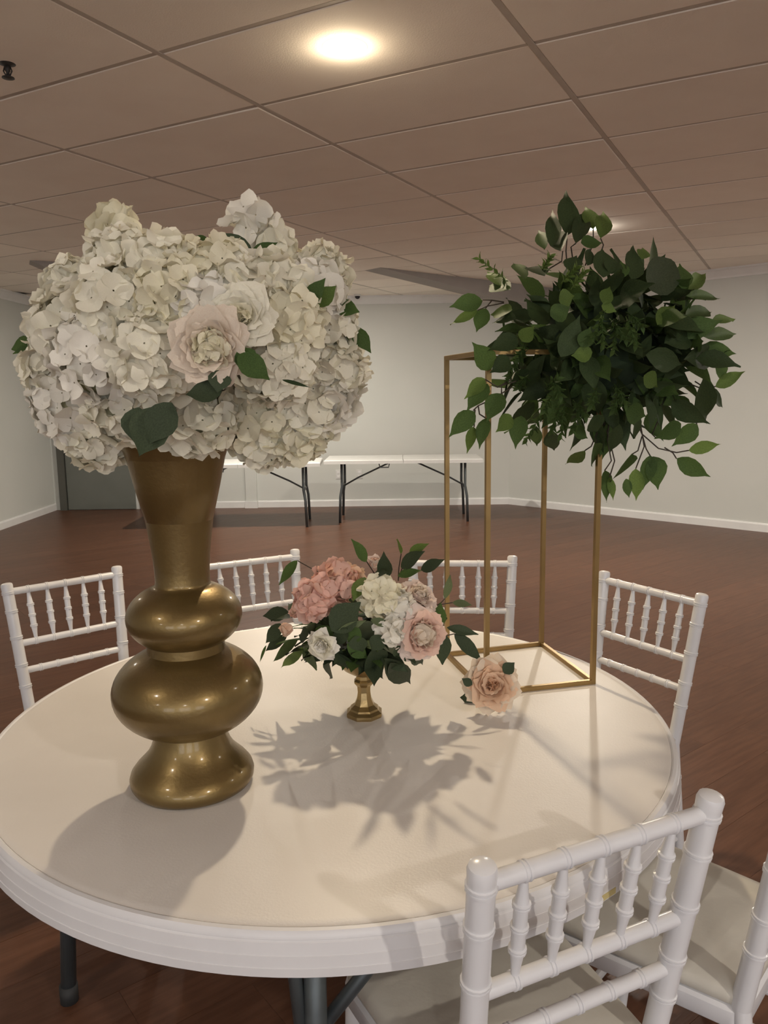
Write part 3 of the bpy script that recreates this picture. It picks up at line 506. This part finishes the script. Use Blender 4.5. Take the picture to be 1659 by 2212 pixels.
WHITE_HEADS = [(0.007,-0.176,0.074,0.066),(0.089,-0.177,0.071,0.067),(0.166,-0.145,0.056,0.065),(0.216,-0.051,0.053,0.066),(-0.15,-0.124,0.01,0.073),(-0.053,-0.186,0.038,0.07),(0.039,-0.209,0.044,0.064),(-0.236,0.0,-0.052,0.064),(-0.092,-0.171,-0.045,0.083),(0.003,-0.223,-0.042,0.07),(0.235,-0.013,0.006,0.071),(0.189,-0.161,0.006,0.064),(0.254,0.0,-0.054,0.063),(-0.203,0.0,-0.114,0.086),(-0.074,-0.126,-0.107,0.077),(0.035,-0.095,-0.139,0.069),(0.122,0.0,-0.135,0.09),(0.202,0.0,-0.119,0.081),(0.24,0.0,-0.103,0.063),(-0.169,0.0,-0.168,0.067),(0.133,0.0,-0.177,0.06),(0.188,0.0,-0.169,0.055),(0.172,-0.162,-0.059,0.068),(0.09,-0.224,0.015,0.058),(-0.077,-0.09,0.11,0.06),(-0.198,0.0,0.087,0.047),(-0.117,0.0,0.184,0.032),(-0.116,0.0,0.154,0.04),(0.122,0.0,0.187,0.038),(0.157,0.0,0.147,0.035),(0.237,0.0,0.098,0.05),(-0.066,-0.071,-0.135,0.035),(0.126,-0.189,0.046,0.06)]
WHITE_BLOOMS = [(0.102,-0.29,-0.036,0.05),(0.143,-0.27,0.008,0.046)]
WHITE_LEAVES = [(0.013,-0.25,-0.121,-0.024,-0.26,-0.192,0.07,0),(-0.027,-0.22,-0.121,-0.034,-0.23,-0.176,0.05,0),(0.034,-0.26,-0.114,-0.001,-0.27,-0.174,0.05,0),(0.117,-0.3,-0.098,0.067,-0.31,-0.101,0.035,0),(0.117,-0.3,-0.069,0.113,-0.31,-0.1,0.033,0),(0.144,-0.31,-0.048,0.188,-0.32,-0.082,0.036,1),(0.146,-0.3,-0.039,0.163,-0.31,-0.07,0.033,1),(0.225,-0.17,0.031,0.259,-0.18,0.073,0.028,1),(0.24,-0.15,0.035,0.274,-0.16,0.063,0.03,2),(0.265,-0.05,0.045,0.308,-0.06,0.034,0.033,1),(0.292,-0.03,0.012,0.327,-0.04,-0.034,0.03,1),(0.287,-0.02,0.016,0.301,-0.03,-0.024,0.025,2),(-0.273,0.0,-0.007,-0.313,-0.01,-0.016,0.037,1),(-0.263,0.05,0.079,-0.292,0.04,0.056,0.033,1),(-0.11,-0.12,0.068,-0.106,-0.13,0.106,0.013,1),(-0.117,-0.12,0.079,-0.1,-0.13,0.092,0.013,1),(0.136,-0.1,0.12,0.084,-0.11,0.158,0.033,0),(0.132,-0.1,0.119,0.178,-0.11,0.14,0.023,1),(0.044,0.0,0.164,0.022,-0.01,0.171,0.017,1),(0.198,-0.26,-0.083,0.241,-0.27,-0.094,0.006,4),(-0.274,0.0,-0.011,-0.311,-0.01,-0.025,0.012,1)]

Y_ = Vector((0, -1, 0))
def leaf_mesh(name, mt, kind='ficus', seed=0):
    rg = random.Random(seed); us = (0, .07, .2, .38, .56, .72, .86, 1.0)
    if kind == 'ficus': ws = (.02, .22, .42, .50, .43, .27, .09, .004)
    elif kind == 'round': ws = (.05, .30, .46, .52, .51, .44, .28, .06)
    else: ws = (.02, .20, .38, .49, .46, .32, .14, .004)
    cu, fo, tw = rg.uniform(.03, .18), rg.uniform(.10, .30), rg.uniform(-.12, .12); vs = []; fs = []
    for u, w in zip(us, ws):
        for s in (-1, -.5, 0, .5, 1):
            z = -cu * u * u + fo * abs(s) * w * .6 + tw * s * u * .4 + .02 * math.sin(7 * u + seed) * s
            x = s * w + (.04 * math.sin(PI * u * 1.3 + seed) if kind == 'ficus' else 0)
            vs.append((x, u, z))
    for i in range(len(us) - 1):
        for k in range(4): fs.append((i * 5 + k, i * 5 + k + 1, (i + 1) * 5 + k + 1, (i + 1) * 5 + k))
    mb = MB().add(vs, fs)
    return mb, mb.mesh(name, mt)
FIC = [[leaf_mesh('leaf', LEAF[s], 'ficus', 10 * s + k) for k in range(3)] for s in range(4)]
BRD = [[leaf_mesh('leaf', (DKLEAF if s == 0 else LEAF[s]), 'broad', 40 + 10 * s + k) for k in range(3)] for s in range(4)]
RND = leaf_mesh('leaf', DKLEAF, 'round', 91)
def put_leaf(parent, d, pool, rng, out=Vector((0, -1, 0.25)), name='leaf'):
    b, t_ = Vector(d[0:3]), Vector(d[3:6]); w, s = d[6], min(d[7], 3); L = (t_ - b).length
    if d[7] == 4: me = FIC[0][0][1]
    else: me = rng.choice(pool[s])[1]
    n = out + Vector((rng.uniform(-.35, .35), rng.uniform(-.2, .2), rng.uniform(-.3, .35))) + b.normalized() * .3
    o = obj(name, me, parent, frame_from(t_ - b, n, b, w * 1.02, L, (w + L) * .5)); return o
def petal_mesh(name, mt, seed, width=.5, cup=.5, curl=.25, ruf=.05, nu=4, ns=4, notch=0.0):
    rg = random.Random(seed); vs = []; fs = []; ph = rg.uniform(0, 6)
    for i in range(nu + 1):
        u = i / nu; w = width * (math.sin(PI * min(1, (.10 + .78 * u))) ** .75) * (1 if u < .99 else .72)
        for k in range(ns + 1):
            s = -1 + 2 * k / ns; x = s * w
            y = cup * x * x * 1.6 - curl * max(0, u - .45) ** 2 * 3 + ruf * u * math.sin(3.2 * s + ph) + cup * .18 * u
            z = u * (1 - .10 * s * s) + ruf * .8 * u * math.sin(5 * s + ph * 1.7) - notch * u * (1 - abs(s)) ** 2
            vs.append((x, y, z))
    for i in range(nu):
        for k in range(ns): fs.append((i * (ns + 1) + k, i * (ns + 1) + k + 1, (i + 1) * (ns + 1) + k + 1, (i + 1) * (ns + 1) + k))
    mb = MB().add(vs, fs); return mb, mb.mesh(name, mt)
def floret_mb(seed, ruffle=.13, cupb=.30):
    rg = random.Random(seed); mb = MB(); us = (.05, .38, .74, 1.0); ws = (.12, .50, .64, .40)
    for q in range(4):
        ph = rg.uniform(0, 6); sc = rg.uniform(.88, 1.1); cu = cupb * rg.uniform(.3, 1.6); tilt = rg.uniform(-.12, .12); vs = []
        for u, w in zip(us, ws):
            for s in (-1, -.33, .33, 1):
                vs.append(Vector((s * w * sc, u * sc * (1 - .12 * s * s), cu * u * u - .10 * abs(s) * u + ruffle * u * math.sin(2.6 * s + ph) + tilt * s * u)))
        M = Matrix.Rotation(PI / 2 * q + rg.uniform(-.15, .15), 4, 'Z')
        mb.add([M @ v for v in vs], [(i * 4 + k, i * 4 + k + 1, (i + 1) * 4 + k + 1, (i + 1) * 4 + k) for i in range(3) for k in range(3)])
    return mb
FLO = [floret_mb(i) for i in range(6)]
FLO_W = [[f.mesh('floret', w) for f in FLO] for w in WHITE]
FLO_P = [f.mesh('floret', M_pink) for f in FLO]; FLO_PE = [f.mesh('floret', M_peach) for f in FLO]; FLO_B = [f.mesh('floret', M_blush) for f in FLO]
def ball(rad, sq=1.0, seg=14, rings=8, lump=.12, seed=0):
    mb = MB(); pr = []
    for k in range(rings + 1):
        a = -PI / 2 + PI * k / rings; pr.append((max(.001, rad * math.cos(a)), rad * sq * math.sin(a)))
    mb.lathe(pr, seg)
    mb.v = [tuple(Vector(v) * (1 + lump * noise.noise(Vector(v) * 2.2 / rad + Vector((seed, 0, 0))))) for v in mb.v]; return mb
def florets_on(c, rad, n, size, rng, squash=1.0, jit=.35, skip=None):
    res = []; ga = PI * (3 - 5 ** .5); ph = rng.uniform(0, 6)
    for i in range(n):
        z = 1 - 2 * (i + .5) / n; rr = math.sqrt(1 - z * z); a = ga * i + ph
        nrm = Vector((rr * math.cos(a), rr * math.sin(a), z)); pos = nrm * rad * rng.uniform(.88, 1.06); pos.z *= squash
        d = (nrm + Vector((rng.gauss(0, jit), rng.gauss(0, jit), rng.gauss(0, jit)))).normalized()
        M = frame_from(d.orthogonal(), d, pos) @ Matrix.Rotation(rng.uniform(0, 6), 4, 'Z'); s = size * rng.uniform(.85, 1.2)
        res.append((pos, nrm, M @ Matrix.Diagonal((s, s, s, 1))))
    return res
def hydrangea(parent, name, c, rad, n, size, meshes, rng, core_mat, keep, squash=1.0, jit=.35):
    """one flower head: core part, florets facing the camera as sub-parts, the others joined"""
    c = Vector(c); h = build(name, ball(rad * (.80 if n > 18 else .45), squash, seed=rng.random() * 9), core_mat, parent, Matrix.Translation(c))
    view = (Vector((0, 0, EYE)) - (parent.location + c)).normalized(); rest = MB(); good = []
    for pos, nrm, M in florets_on(c, rad, n, size, rng, squash, jit):
        good.append((nrm.dot(view) + .55 * (c.normalized().dot(nrm) if c.length > .04 else 0), M))
    good.sort(key=lambda q: -q[0])
    for k, (sc, M) in enumerate(good):
        if k < keep: obj('floret', rng.choice(meshes), h, M)
        elif sc > -.9: rest.append(rng.choice(FLO), M)
    if rest.v: stuff(build('florets', rest, meshes[0].materials[0], h))
    return h
def bloom(parent, name, c, axis, rad, layers, mats, rng, core_mat, keep=999, seed=0):
    """rose or peony: petals in rings, each a sub-part. layers: (count, tilt deg, length, material, base radius, kind)"""
    c = Vector(c); axis = Vector(axis).normalized()
    q = axis.to_track_quat('Z', 'Y').to_matrix().to_4x4(); q.translation = c
    h = build(name, ball(rad * (.40 if layers is PEONY_L else .15), .9, 12, 8, lump=.15, seed=seed), core_mat, parent, q @ Matrix.Translation((0, 0, 0)))
    if layers is PEONY_L:                         # ruffled heart: short petals packed over a rounded centre
        hm = [f.mesh('heart_petal', mats[0]) for f in FLO[:3]]
        for pos, nrm, M in florets_on(Vector(), rad * .40, 34, rad * .34, rng, .9, .30):
            if nrm.z > -.1: M.translation = M.translation + Vector((0, 0, rad * .16)); obj('heart_petal', rng.choice(hm), h, M)
    cache = {}
    for li, (n, tilt, ln, mi, br, kind) in enumerate(layers):
        a0 = rng.uniform(0, 6)
        for k in range(n):
            v = rng.randrange(3); key = (mi, kind, v)
            if key not in cache:
                wd_, cup, curl, ruf = {'in': (.50, .9, .02, .05), 'mid': (.60, .62, .16, .07), 'out': (.66, .40, .34, .06)}[kind]
                cache[key] = petal_mesh('petal', mats[mi], seed * 7 + li * 3 + v, wd_, cup, curl, ruf)[1]
            a = a0 + 2 * PI * k / n + rng.uniform(-.15, .15); tl = R(tilt + rng.uniform(-7, 7)); s = rad * ln * rng.uniform(.92, 1.08)
            M = Matrix.Rotation(a, 4, 'Z') @ Matrix.Translation((0, -br * rad, -rad * .18)) @ Matrix.Rotation(tl, 4, 'X') @ Matrix.Diagonal((s, s, s, 1))
            obj('petal', cache[key], h, M)
    return h
ROSE_L = [(3, -16, .64, 0, .09, 'in'), (4, -8, .64, 0, .14, 'in'), (5, 24, .64, 0, .13, 'mid'), (6, 40, .74, 1, .17, 'mid'), (6, 58, .86, 1, .18, 'out'), (7, 76, .96, 2, .18, 'out')]
PEONY_L = [(6, 2, .74, 1, .42, 'mid'), (7, 20, .82, 1, .40, 'mid'), (7, 42, .90, 1, .33, 'out'), (8, 68, .98, 2, .26, 'out')]
BUD_L = [(3, 2, .8, 0, .05, 'in'), (4, 8, .9, 0, .14, 'in'), (4, 20, .95, 1, .2, 'mid')]

# white bouquet in the vase
rng = random.Random(11)
wb = thing('white_bouquet', 'large dome of white hydrangeas with a blush peony in the tall vase', 'flowers', (-0.345, 1.425, 1.59))
heads = list(WHITE_HEADS); nfront = len(heads)
for k in range(14):                              # heads round the back of the dome
    a = 2 * PI * (k + .5) / 14; zz = (-.02, -.08, .0)[k % 3]
    if math.sin(a) < -.15: continue
    heads.append((.195 * math.cos(a), .195 * math.sin(a), zz, .078))
heads += [(.09, .10, .045, .08), (-.08, .10, .035, .08), (0, .02, .06, .08), (0, .0, -.05, .11), (.1, .04, -.04, .10), (-.1, .04, -.04, .10)]
build('stem_core', ball(.15, .75, 18, 10, seed=3), M_core, wb, Matrix.Translation((0, .01, 0)))
mb = MB(); mb.tube([(-.033, .003, -.22), (-.03, .003, -.35)], [.06, .045], 14); build('stem_bundle', mb, M_stem, wb)
for k, (x, y, z, rd) in enumerate(heads):
    pool = FLO_W[(0, 1, 0, 2, 0)[k % 5]] if k < nfront else FLO_W[0]
    if rd < .046: hydrangea(wb, 'hydrangea_head', (x, y, z), rd * .95, 15, .025, pool, rng, M_core, 9, jit=.6); continue
    hydrangea(wb, 'hydrangea_head', (x, y, z), rd * .88, int(40 + 420 * rd), .022 if k % 3 else .0245, pool, rng, M_core, 9 if k < nfront else 0, jit=.28)
for k, (x, y, z, rd) in enumerate(WHITE_BLOOMS):
    mats = [WHITE[1], M_blush, M_blush] if k == 0 else [WHITE[1], WHITE[0], WHITE[0]]
    h = bloom(wb, 'peony' if k == 0 else 'ranunculus', (x, y, z), (.02, -1, -.05) if k == 0 else (.05, -1, .08), rd, PEONY_L if k == 0 else ROSE_L, mats, rng, mats[0], seed=k + 2)
    h['label'] = 'blush peony with a creamy ruffled centre' if k == 0 else 'round cream ranunculus'
for d in WHITE_LEAVES: put_leaf(wb, d, BRD, rng)

# greenery ball on the frame
rng = random.Random(23)
GB = Vector((0.54, 2.0, 1.585))
gb = thing('greenery_ball', 'loose ball of dark green artificial leaves on top of the gold frame', 'foliage', GB)
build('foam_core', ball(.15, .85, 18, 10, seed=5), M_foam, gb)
for d in GREEN_LEAVES:
    if d[6] > .075 and d[7] == 0 and d[2] > .1:
        o = put_leaf(gb, d, [[RND]] * 4, rng)
    else: put_leaf(gb, d, FIC, rng)
for q in GREEN_TWIGS:
    pts = [Vector(x) for x in q]; mb = MB(); mb.tube(pts, .0017, 5); build('twig', mb, M_stem, gb)
def sprig(b, t_, shade, rng):
    b, t_ = Vector(b), Vector(t_); mb = MB(); mb.tube([b, b.lerp(t_, .5) + Vector((0, 0, .004)), t_], .001, 4); ax = (t_ - b).normalized(); o1 = ax.orthogonal().normalized(); o2 = ax.cross(o1)
    for k in range(16):
        u = .12 + .88 * k / 15; a = k * 2.4; d = (o1 * math.cos(a) + o2 * math.sin(a)) * (1.1 - .6 * u) + ax * .75
        mb.append(FIC[0][k % 3][0], frame_from(d, ax, b.lerp(t_, u), .010, .021, .02))
    return build('sprig', mb, LEAF[max(1, shade)], gb)
for d in GREEN_SPRIGS: sprig(d[:3], d[3:6], d[6], rng)
n = 0
while n < 175:                                   # the other leaves of the ball
    v = Vector((rng.gauss(0, 1), rng.gauss(0, 1), rng.gauss(0, 1))).normalized(); rad = rng.uniform(.10, .235)
    if v.y > .55 and rng.random() < .6: continue
    b = Vector((v.x * rad * 1.12, v.y * rad, v.z * rad * .85)); d = (v + Vector((rng.gauss(0, .4), rng.gauss(0, .3), rng.gauss(-.25, .4)))).normalized(); L = rng.uniform(.075, .115)
    put_leaf(gb, (*b, *(b + d * L), L * rng.uniform(.44, .56), rng.choice((0, 0, 0, 1, 1))), FIC, rng, out=v); n += 1
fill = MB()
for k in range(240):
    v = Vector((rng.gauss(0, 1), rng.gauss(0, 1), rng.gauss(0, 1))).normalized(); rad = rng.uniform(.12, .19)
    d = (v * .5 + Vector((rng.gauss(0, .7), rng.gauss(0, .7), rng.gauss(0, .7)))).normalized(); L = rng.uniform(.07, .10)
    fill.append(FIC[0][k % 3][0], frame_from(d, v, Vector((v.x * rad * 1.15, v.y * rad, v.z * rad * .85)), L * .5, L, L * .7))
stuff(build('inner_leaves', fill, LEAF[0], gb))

# centrepiece flowers in the compote
rng = random.Random(31)
PC = Vector((-0.052, 1.735, .95))
po = thing('posy', 'low arrangement of pink and white flowers with leaves in the footed bowl', 'flowers', PC)
build('foam_core', ball(.068, .75, 16, 8, seed=8), M_foam, po, Matrix.Translation((0, .0, -.035)))
for i, d in enumerate(POSY_LEAVES): put_leaf(po, d, BRD, rng, out=Vector((0, -.9, .6)) if i < 8 else Vector((0, -1, .25)))
for q in POSY_TWIGS:
    mb = MB(); mb.tube([Vector(x) for x in q], .0013, 5); build('twig', mb, M_stem, po)
for k in range(84):                              # leaves round the back, the sides and underneath
    a = rng.uniform(-.25, PI + .25) if k < 44 else rng.uniform(0, 2 * PI); zz = rng.uniform(-.35, .7) if k < 44 else rng.uniform(-.75, -.15)
    v = Vector((math.cos(a), math.sin(a), zz)).normalized(); b = v * rng.uniform(.05, .115); b.z *= .8
    if b.z < -.055: b.z = -.055
    d = (v + Vector((rng.gauss(0, .35), rng.gauss(0, .35), rng.gauss(0, .3)))).normalized(); L = rng.uniform(.05, .08)
    if b.z + d.z * L < -.10: d.z *= .3
    put_leaf(po, (*b, *(b + d * L), L * .52, rng.choice((0, 0, 1))), BRD, rng, out=v if v.y > -.2 else Vector((0, -1, .3)))
for k in range(54):                              # a loose collar of leaves
    a = 2 * PI * k / 54 + rng.uniform(-.1, .1); front = math.sin(a) < -.1; rr = rng.uniform(.05, .09) if front else rng.uniform(.06, .12)
    b = Vector((rr * math.cos(a) * 1.15, rr * math.sin(a), rng.uniform(-.03, .0) if front else rng.uniform(-.02, .07))); L = rng.uniform(.065, .09)
    d = Vector((math.cos(a), math.sin(a), rng.uniform(-.25, .1) if front else rng.uniform(-.2, .3))).normalized()
    put_leaf(po, (*b, *(b + d * L), L * .5, rng.choice((0, 0, 1))), BRD, rng, out=Vector((d.x * .3, d.y * .3, 1)))
for k, q in enumerate(POSY_PINK):
    h = hydrangea(po, 'hydrangea_head', q[:3], q[3] * .88, 46, .019, FLO_P if k < 2 else FLO_PE, rng, M_peach, 18); h['label'] = 'salmon pink hydrangea head'
for k, q in enumerate(POSY_WHITE):
    h = hydrangea(po, 'hydrangea_head', q[:3], q[3] * .85, (40, 34, 20)[k], .0195, FLO_W[1 if k == 0 else 2], rng, M_core, 18); h['label'] = 'cream hydrangea head'
RS = [('peony', (.45, -.85, .12), PEONY_L, [M_blush, M_peony, M_peonyout], 'open blush peony with a pale yellow heart'), ('peony', (.45, -.4, .75), PEONY_L, [M_blush, M_peonyout, M_peonyout], 'pale blush peony'),
      ('rose', (-.35, -.9, -.1), ROSE_L, [WHITE[2], WHITE[0], WHITE[2]], 'white rose'), ('rose', (-.9, -.5, -.25), BUD_L, [M_peach, M_peach], 'peach rose'), ('rose', (-.6, -.6, .3), BUD_L, [M_peach, M_pink], 'peach rosebud'), ('rose', (.05, -.3, .9), BUD_L, [M_peony, M_peonyout], 'pale pink rosebud')]
for q, (nm, ax, lay, mats, lb) in zip(POSY_ROSES, RS):
    h = bloom(po, nm, q[:3], ax, q[3], lay, mats, rng, mats[0], seed=int(q[3] * 1000)); h['label'] = lb

# single rose on the table
rng = random.Random(41)
ro = thing('loose_rose', 'single peach rose with small dark leaves lying on the table by the frame', 'rose', (ROSE_AT[0], ROSE_AT[1] - .022, TZ))
bl = bloom(ro, 'blossom', (ROSE_C[0][0], ROSE_C[0][1], .070), (-.12, -.90, .42), .060, ROSE_L[:-1] + [(8, 78, .98, 2, .18, 'out'), (9, 94, .88, 2, .16, 'out')], [M_rose, M_rose, M_roseout], rng, M_rose, seed=77)
for d in ROSE_LEAVES:
    d = list(d); d[2] += .055; d[5] = max(.012, d[5] + .055); d[1] += .02; d[4] += .02; put_leaf(ro, d, BRD, rng)
mb = MB(); mb.tube([(0, .012, .05), (.03, .05, .028), (.045, .075, .008)], .003, 6); build('stem', mb, LEAF[1], ro)
bpy.context.view_layer.update()
